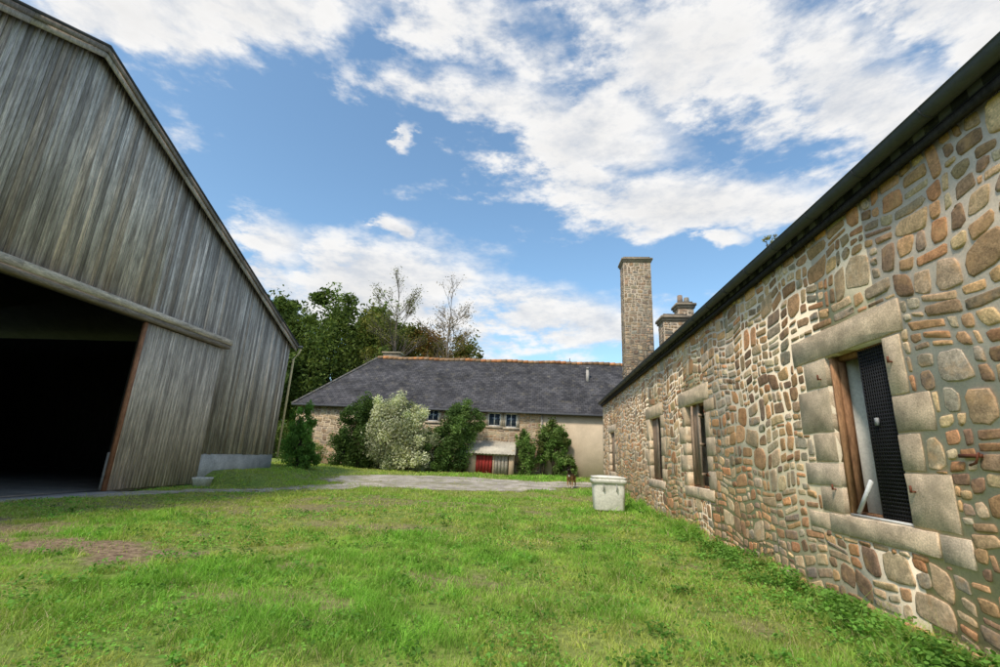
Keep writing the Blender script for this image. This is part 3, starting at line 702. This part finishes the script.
# ------------------------------------------------------------------ grass
def blocked(x,y):
    m=(x>3.52)&(y<26.4); m|=(x<-12.1)&(y<21.5); m|=(y>29.9)&(x>-16.4)
    m|=(np.abs(x-2.22)<.45)&(np.abs(y-15.45)<.3); return m
def patch(x,y): return np.clip((fbm(x,y,1.1,0)-.5)*3.0+.5,0,1)
bands=[(2.2,5.5,4800,.0029,.054),(5.5,8.5,2700,.0042,.056),(8.5,13,1200,.0068,.057),(13,20,460,.011,.057),(20,30.5,190,.02,.065)]
VV_=[];LL=[];TT=[];CC=[];base=0
for (a,b,dens,bw,bh) in bands:
    xl_=max(-1.25*b-1.5,-17); n=int((3.55-xl_)*(b-a)*dens*1.25)
    x=rng.uniform(xl_,3.55 if b<27 else 9,n); y=rng.uniform(a,b,n)
    k=(x>-1.25*y-1.5)&~blocked(x,y); x,y=x[k],y[k]
    pmk=np.maximum(path_mask(x,y)*.97,dirt_mask(x,y)*.93); pt=patch(x,y); tf=np.clip((vn(x,y,.14,1)-.5)*2.2+.5,0,1); ye=np.clip((fbm(x,y,2.6,3)-.5)*3.2+.42,0,1)
    k=rng.random(len(x))>pmk*.97; k&=rng.random(len(x))<(.22+.45*pt+.50*tf-.22*ye); x,y,pt,pmk,tf,ye=x[k],y[k],pt[k],pmk[k],tf[k],ye[k]; n=len(x)
    wallside=sstep(.9,0,3.55-x)*sstep(27,25,y)
    h=bh*rng.uniform(.5,1.35,n)*(.25+.9*pt+.8*tf)*(1.1-.4*ye)*(1+2.1*wallside)*(1-.5*pmk); tall=rng.random(n)<.014; h[tall]*=rng.uniform(1.5,2.5,tall.sum())
    w=bw*rng.uniform(.7,1.3,n); th_=rng.uniform(0,2*np.pi,n); be=rng.uniform(.25,1.2,n)*h; bd=rng.uniform(0,2*np.pi,n)
    z=gz(x,y)-.004
    ux,uy=np.cos(th_)*w,np.sin(th_)*w; bx,by=np.cos(bd)*be,np.sin(bd)*be
    V=np.stack([np.stack([x-ux,y-uy,z],-1),np.stack([x+ux,y+uy,z],-1),np.stack([x+ux*.7+bx*.35,y+uy*.7+by*.35,z+h*.6],-1),np.stack([x-ux*.7+bx*.35,y-uy*.7+by*.35,z+h*.6],-1),np.stack([x+bx,y+by,z+h],-1)],1).reshape(-1,3)
    i0=base+5*np.arange(n)[:,None]; L=np.hstack([i0+np.array([[0,1,2,3]]),i0+np.array([[3,2,4]])])
    t=np.clip(1-ye+(pt-.5)*.7+rng.normal(0,.18,n),0,1)[:,None]
    c=np.array([.47,.50,.13])*(1-t)+np.array([.26,.48,.075])*t
    c*=(.68+.58*vn(x,y,.35,3))[:,None]
    dry=rng.random(n)<.05+.22*pmk+.12*ye; c[dry]=np.array([.54,.45,.25]); c*=rng.uniform(.7,1.3,(n,1))
    yl=sstep(6,13,y)*sstep(0,-9,x); c=c*(1-yl[:,None]*.45)+np.array([.46,.48,.12])*yl[:,None]*.45
    VV_.append(V);LL.append(L.ravel());TT.append(np.tile([4,3],n));CC.append(np.repeat(c,5,axis=0)); base+=5*n
np_mesh('grass',np.concatenate(VV_),np.concatenate(LL),np.concatenate(TT),np.concatenate(CC),mat_grass)
Ps=[];Cs=[];Ss=[]
for (a,b,dens,sz) in((2.2,6,900,.011),(6,10,420,.015),(10,16,160,.022)):
    xl_=-1.25*b-1.5; n=int((3.5-xl_)*(b-a)*dens); x=rng.uniform(xl_,3.5,n); y=rng.uniform(a,b,n)
    pt=patch(x*1.4+9,y*1.4+5); k=(rng.random(n)<np.clip((pt-.5)*3.5,0.05,1))&(x>-1.25*y-1.5)&(dirt_mask(x,y)<.4)&(path_mask(x,y)<.4)&~blocked(x,y); x,y=x[k],y[k]
    n=len(x); Ps.append(np.stack([x,y,gz(x,y)+rng.uniform(.015,.06,n)],-1)); Ss.append(sz*rng.uniform(.7,1.5,n)); Cs.append(np.array([.21,.42,.07])*rng.uniform(.65,1.35,(n,1)))
for k in range(260):
    y=3.2+abs(rng.normal(0,1))*3.5 if k<180 else rng.uniform(4,24); d=abs(rng.normal(0,.26)) ; x=3.42-d
    if y>26: continue
    r=rng.uniform(.07,.2); hh=rng.uniform(.06,.28)*(1 if d<.5 else .6); m=int(rng.uniform(25,90))
    px_=x+rng.normal(0,r*.6,m); py_=y+rng.normal(0,r*.6,m); kk=px_<3.5; px_,py_=px_[kk],py_[kk]; m=len(px_)
    Ps.append(np.stack([px_,py_,gz(px_,py_)+rng.uniform(.02,hh,m)],-1)); Ss.append(rng.uniform(.014,.03,m)); Cs.append(np.array([.18,.34,.065])*rng.uniform(.55,1.3)*rng.uniform(.8,1.2,(m,1)))
for k in range(520):
    y=rng.uniform(2.6,13); x=rng.uniform(-1.1*y,3.2)
    if dirt_mask(x,y)>.3 or path_mask(x,y)>.3: continue
    m=int(rng.uniform(10,50)); r=rng.uniform(.05,.18); px_=x+rng.normal(0,r*.6,m); py_=y+rng.normal(0,r*.6,m)
    Ps.append(np.stack([px_,py_,gz(px_,py_)+rng.uniform(.015,.10,m)],-1)); Ss.append(rng.uniform(.010,.025,m)); Cs.append(np.array([.16,.33,.06])*rng.uniform(.5,1.2)*rng.uniform(.8,1.2,(m,1)))
P_=np.concatenate(Ps);S_=np.concatenate(Ss);C_=np.concatenate(Cs)
n=len(P_); s_=S_[:,None]; nr=rng.normal(size=(n,3))*.5; nr[:,2]+=1; nr/=np.linalg.norm(nr,axis=1)[:,None]
a_=rng.normal(size=(n,3)); t_=np.cross(nr,a_); t_/=np.linalg.norm(t_,axis=1)[:,None]; b_=np.cross(nr,t_)
V=np.stack([P_-t_*s_,P_-t_*s_*.2-b_*s_*.7,P_+t_*s_*.6-b_*s_*.5,P_+t_*s_,P_+t_*s_*.6+b_*s_*.5,P_-t_*s_*.2+b_*s_*.7],1).reshape(-1,3)
np_mesh('broadleaf_weeds',V,np.arange(6*n),np.full(n,6),np.repeat(C_,6,axis=0),mat_grass)

# ------------------------------------------------------------------ dog
D=empty('dog'); dx,dy=1.5,21.9; dg=g1(dx,dy)+.012
pts={'pel':(0,.30,.58,.12),'mid':(0,.08,.56,.125),'chest':(0,-.16,.57,.15),'neck':(0,-.30,.72,.085),'head':(0,-.38,.84,.085),'muz':(0,-.47,.82,.05),'nose':(0,-.55,.805,.032)}
names=list(pts); V=[pts[k][:3] for k in names]; Rr=[pts[k][3] for k in names]; E=[(i,i+1) for i in range(6)]
def chain(root,ps):
    prev=root
    for p in ps: V.append(p[:3]); Rr.append(p[3]); E.append((prev,len(V)-1)); prev=len(V)-1
for s in(-1,1):
    chain(2,[(s*.10,-.20,.46,.07),(s*.11,-.15,.33,.045),(s*.11,-.17,.17,.032),(s*.11,-.18,.04,.032),(s*.11,-.25,.03,.03)])
    chain(0,[(s*.10,.33,.48,.085),(s*.12,.22,.37,.058),(s*.12,.38,.21,.034),(s*.12,.35,.05,.032),(s*.12,.28,.03,.03)])
chain(0,[(0,.42,.56,.04),(.03,.55,.45,.03),(.06,.62,.34,.018)])
me=bpy.data.meshes.new('dog_body'); me.from_pydata(V,E,[]); ob=bpy.data.objects.new('body',me); link(ob,D)
md_=ob.modifiers.new('skin','SKIN'); md_.use_smooth_shade=True
for i,r_ in enumerate(Rr): me.skin_vertices[0].data[i].radius=(r_,r_)
me.skin_vertices[0].data[0].use_root=True
ob.modifiers.new('sub','SUBSURF').levels=2; ob.modifiers['sub'].render_levels=2
md2,nt,b=newmat('dog_fur')
tc=nd(nt,'ShaderNodeTexCoord'); sp=nd(nt,'ShaderNodeSeparateXYZ'); nt.links.new(tc.outputs['Object'],sp.inputs[0])
f=noise(nt,5,4,.6)
add=nd(nt,'ShaderNodeMath',operation='MULTIPLY_ADD'); nt.links.new(f,add.inputs[0]); add.inputs[1].default_value=.25; nt.links.new(sp.outputs[2],add.inputs[2])
c=ramp(nt,add.outputs[0],[(.2,(.5,.43,.35)),(.32,(.34,.17,.08)),(.62,(.22,.115,.055)),(.82,(.035,.025,.02))])
nt.links.new(c,b.inputs['Base Color']); b.inputs['Roughness'].default_value=.9; bump(nt,b,noise(nt,60,3,.6,(1,1,.3)),.5,.01)
me.materials.append(md2)
mb=MB()
for s in(-1,1):
    mb.add([(s*.03,-.36,.90),(s*.085,-.36,.87),(s*.05,-.33,.89),(s*.085,-.37,.99)],[(0,1,3),(1,2,3),(2,0,3),(0,2,1)],(.04,.025,.02))
    mb.tube([(s*.035,-.445,.865),(s*.035,-.455,.866)],[.012,.009],8,(.005,.005,.005))
mb.tube([(0,-.565,.815),(0,-.585,.812)],[.02,.012],8,(.01,.01,.01))
mb.tube([(0,-.30,.62),(0,-.315,.56),(0,-.30,.50)],[.02,.055,.02],8,(.6,.57,.52))
mb.build('ears_eyes_nose',mat_paint,D,smooth=False)
D.location=(dx,dy,dg); D.rotation_euler=(0,0,math.radians(-18)); D.scale=(.95,.95,.95)

# ------------------------------------------------------------------ world, sun
w=bpy.data.worlds.new("World"); scene.world=w; w.use_nodes=True; nt=w.node_tree; nt.nodes.clear()
SE,SA=math.radians(52),math.radians(208)
sky=nd(nt,'ShaderNodeTexSky',sky_type='NISHITA'); sky.sun_disc=False; sky.sun_elevation=SE; sky.sun_rotation=SA; sky.air_density=1.0; sky.dust_density=1.2; sky.ozone_density=1.3
bg1=nd(nt,'ShaderNodeBackground'); bg1.inputs[1].default_value=.15; nt.links.new(mixc(nt,sky.outputs[0],(1.32,1.55,1.52)),bg1.inputs[0])
tc=nd(nt,'ShaderNodeTexCoord'); dirv=tc.outputs['Generated']
sp=nd(nt,'ShaderNodeSeparateXYZ'); nt.links.new(dirv,sp.inputs[0])
def mth(op,a,b=None,c=None,clamp=False):
    n=nt.nodes.new('ShaderNodeMath'); n.operation=op; n.use_clamp=clamp
    for i,v in enumerate((a,b,c)):
        if v is None: continue
        if isinstance(v,(int,float)): n.inputs[i].default_value=v
        else: nt.links.new(v,n.inputs[i])
    return n.outputs[0]
ay=mth('MAXIMUM',mth('ABSOLUTE',sp.outputs[1]),.02)
mpn=nd(nt,'ShaderNodeMapping'); mpn.inputs['Scale'].default_value=(3.0,3.2,7.0); mpn.inputs['Rotation'].default_value=(0,.3,0); nt.links.new(dirv,mpn.inputs[0])
n1=nd(nt,'ShaderNodeTexNoise',Scale=1.1,Detail=5,Roughness=.6); nt.links.new(mpn.outputs[0],n1.inputs['Vector'])
n2=nd(nt,'ShaderNodeTexNoise',Scale=3.6,Detail=6,Roughness=.64); nt.links.new(mpn.outputs[0],n2.inputs['Vector'])
U_=mth('DIVIDE',sp.outputs[0],ay); V_=mth('DIVIDE',sp.outputs[2],ay)
U_=mth('MULTIPLY_ADD',n2.outputs['Fac'],.26,mth('SUBTRACT',U_,.13)); V_=mth('MULTIPLY_ADD',n1.outputs['Fac'],.24,mth('SUBTRACT',V_,.12))
cb=nd(nt,'ShaderNodeCombineXYZ'); nt.links.new(U_,cb.inputs[0]); nt.links.new(V_,cb.inputs[1])
blobs=[(-.88,1.22,.62,.19,-8),(-.25,1.13,.38,.17,-12),(-.22,.90,.42,.11,-12),(.10,.76,.19,.20,-20),(.33,.60,.38,.09,-4),(.42,1.10,.52,.21,-8),(.68,.90,.44,.18,-22),(1.05,1.15,.32,.16,-10),
(-.68,.45,.14,.12,-35),(-.36,.39,.38,.13,-10),(0.0,.315,.30,.075,-8),(-.371,.781,.04,.045,0),(-.376,.54,.06,.03,0),(.42,.50,.07,.03,0)]
acc=None
for cu,cv,su,sv,rot in blobs:
    m=nd(nt,'ShaderNodeMapping'); m.vector_type='TEXTURE'
    m.inputs['Location'].default_value=(cu,cv,0); m.inputs['Rotation'].default_value=(0,0,math.radians(rot)); m.inputs['Scale'].default_value=(su,sv,1)
    nt.links.new(cb.outputs[0],m.inputs[0])
    ln=nd(nt,'ShaderNodeVectorMath',operation='LENGTH'); nt.links.new(m.outputs[0],ln.inputs[0])
    acc=ln.outputs['Value'] if acc is None else mth('MINIMUM',acc,ln.outputs['Value'])
mr_=nd(nt,'ShaderNodeMapRange'); mr_.interpolation_type='SMOOTHSTEP'; mr_.inputs[1].default_value=0; mr_.inputs[2].default_value=1.7; mr_.inputs[3].default_value=1; mr_.inputs[4].default_value=0
nt.links.new(acc,mr_.inputs[0]); acc=mr_.outputs[0]
dens=mth('ADD',mth('MULTIPLY',acc,.85),mth('MULTIPLY',mth('SUBTRACT',n1.outputs['Fac'],.5),2.1))
dens=mth('ADD',dens,mth('MULTIPLY',mth('SUBTRACT',n2.outputs['Fac'],.5),1.2))
cm=nd(nt,'ShaderNodeMapRange'); cm.interpolation_type='SMOOTHSTEP'; cm.inputs[1].default_value=.14; cm.inputs[2].default_value=.74; nt.links.new(dens,cm.inputs[0])
up=nd(nt,'ShaderNodeMapRange'); up.inputs[1].default_value=0; up.inputs[2].default_value=.06; nt.links.new(sp.outputs[2],up.inputs[0])
fac=mth('MULTIPLY',mth('MULTIPLY',cm.outputs[0],up.outputs[0]),.96)
sh=nd(nt,'ShaderNodeMapRange'); sh.inputs[1].default_value=.6; sh.inputs[2].default_value=1.4; sh.inputs[3].default_value=1.0; sh.inputs[4].default_value=.84; nt.links.new(dens,sh.inputs[0])
mc2=nd(nt,'ShaderNodeMix',data_type='RGBA'); mc2.inputs[6].default_value=(.70,.73,.78,1); mc2.inputs[7].default_value=(1.0,.985,.965,1)
mm=nd(nt,'ShaderNodeMapRange'); mm.inputs[1].default_value=.35; mm.inputs[2].default_value=.58; nt.links.new(n2.outputs['Fac'],mm.inputs[0]); nt.links.new(mm.outputs[0],mc2.inputs[0])
bg2=nd(nt,'ShaderNodeBackground'); nt.links.new(mc2.outputs[2],bg2.inputs[0]); nt.links.new(sh.outputs[0],bg2.inputs[1])
mx=nd(nt,'ShaderNodeMixShader'); nt.links.new(fac,mx.inputs[0]); nt.links.new(bg1.outputs[0],mx.inputs[1]); nt.links.new(bg2.outputs[0],mx.inputs[2])
out=nd(nt,'ShaderNodeOutputWorld'); nt.links.new(mx.outputs[0],out.inputs[0])
sd=Vector((math.sin(SA)*math.cos(SE),math.cos(SA)*math.cos(SE),math.sin(SE)))
L=bpy.data.lights.new('sun','SUN'); L.energy=3.3; L.angle=math.radians(8); L.color=(1,.90,.77)
lo=bpy.data.objects.new('sun',L); link(lo); lo.rotation_euler=sd.to_track_quat('Z','Y').to_euler(); lo.location=(0,-10,30)

# ------------------------------------------------------------------ camera
cam=bpy.data.cameras.new('camera'); co=bpy.data.objects.new('camera',cam); link(co); scene.camera=co
cam.sensor_fit='HORIZONTAL'; cam.sensor_width=36; cam.lens=16.56; cam.clip_start=.05; cam.clip_end=3000
f=460.; d=Vector((38,-124.5,f)).normalized(); up_=Vector((80,1733,f)); up_=(up_-d*up_.dot(d)).normalized()
xw=Vector((1,0,0)); xw=(xw-d*xw.dot(d)-up_*xw.dot(up_)).normalized()
right=Vector((xw[0],d[0],up_[0])); upc=Vector((xw[1],d[1],up_[1])); fw=Vector((xw[2],d[2],up_[2]))
Mx=Matrix((right,upc,-fw)).transposed().to_4x4(); Mx.translation=(0,0,1.5); co.matrix_world=Mx
scene.view_settings.view_transform='Standard'; scene.view_settings.look='None'; scene.view_settings.exposure=0
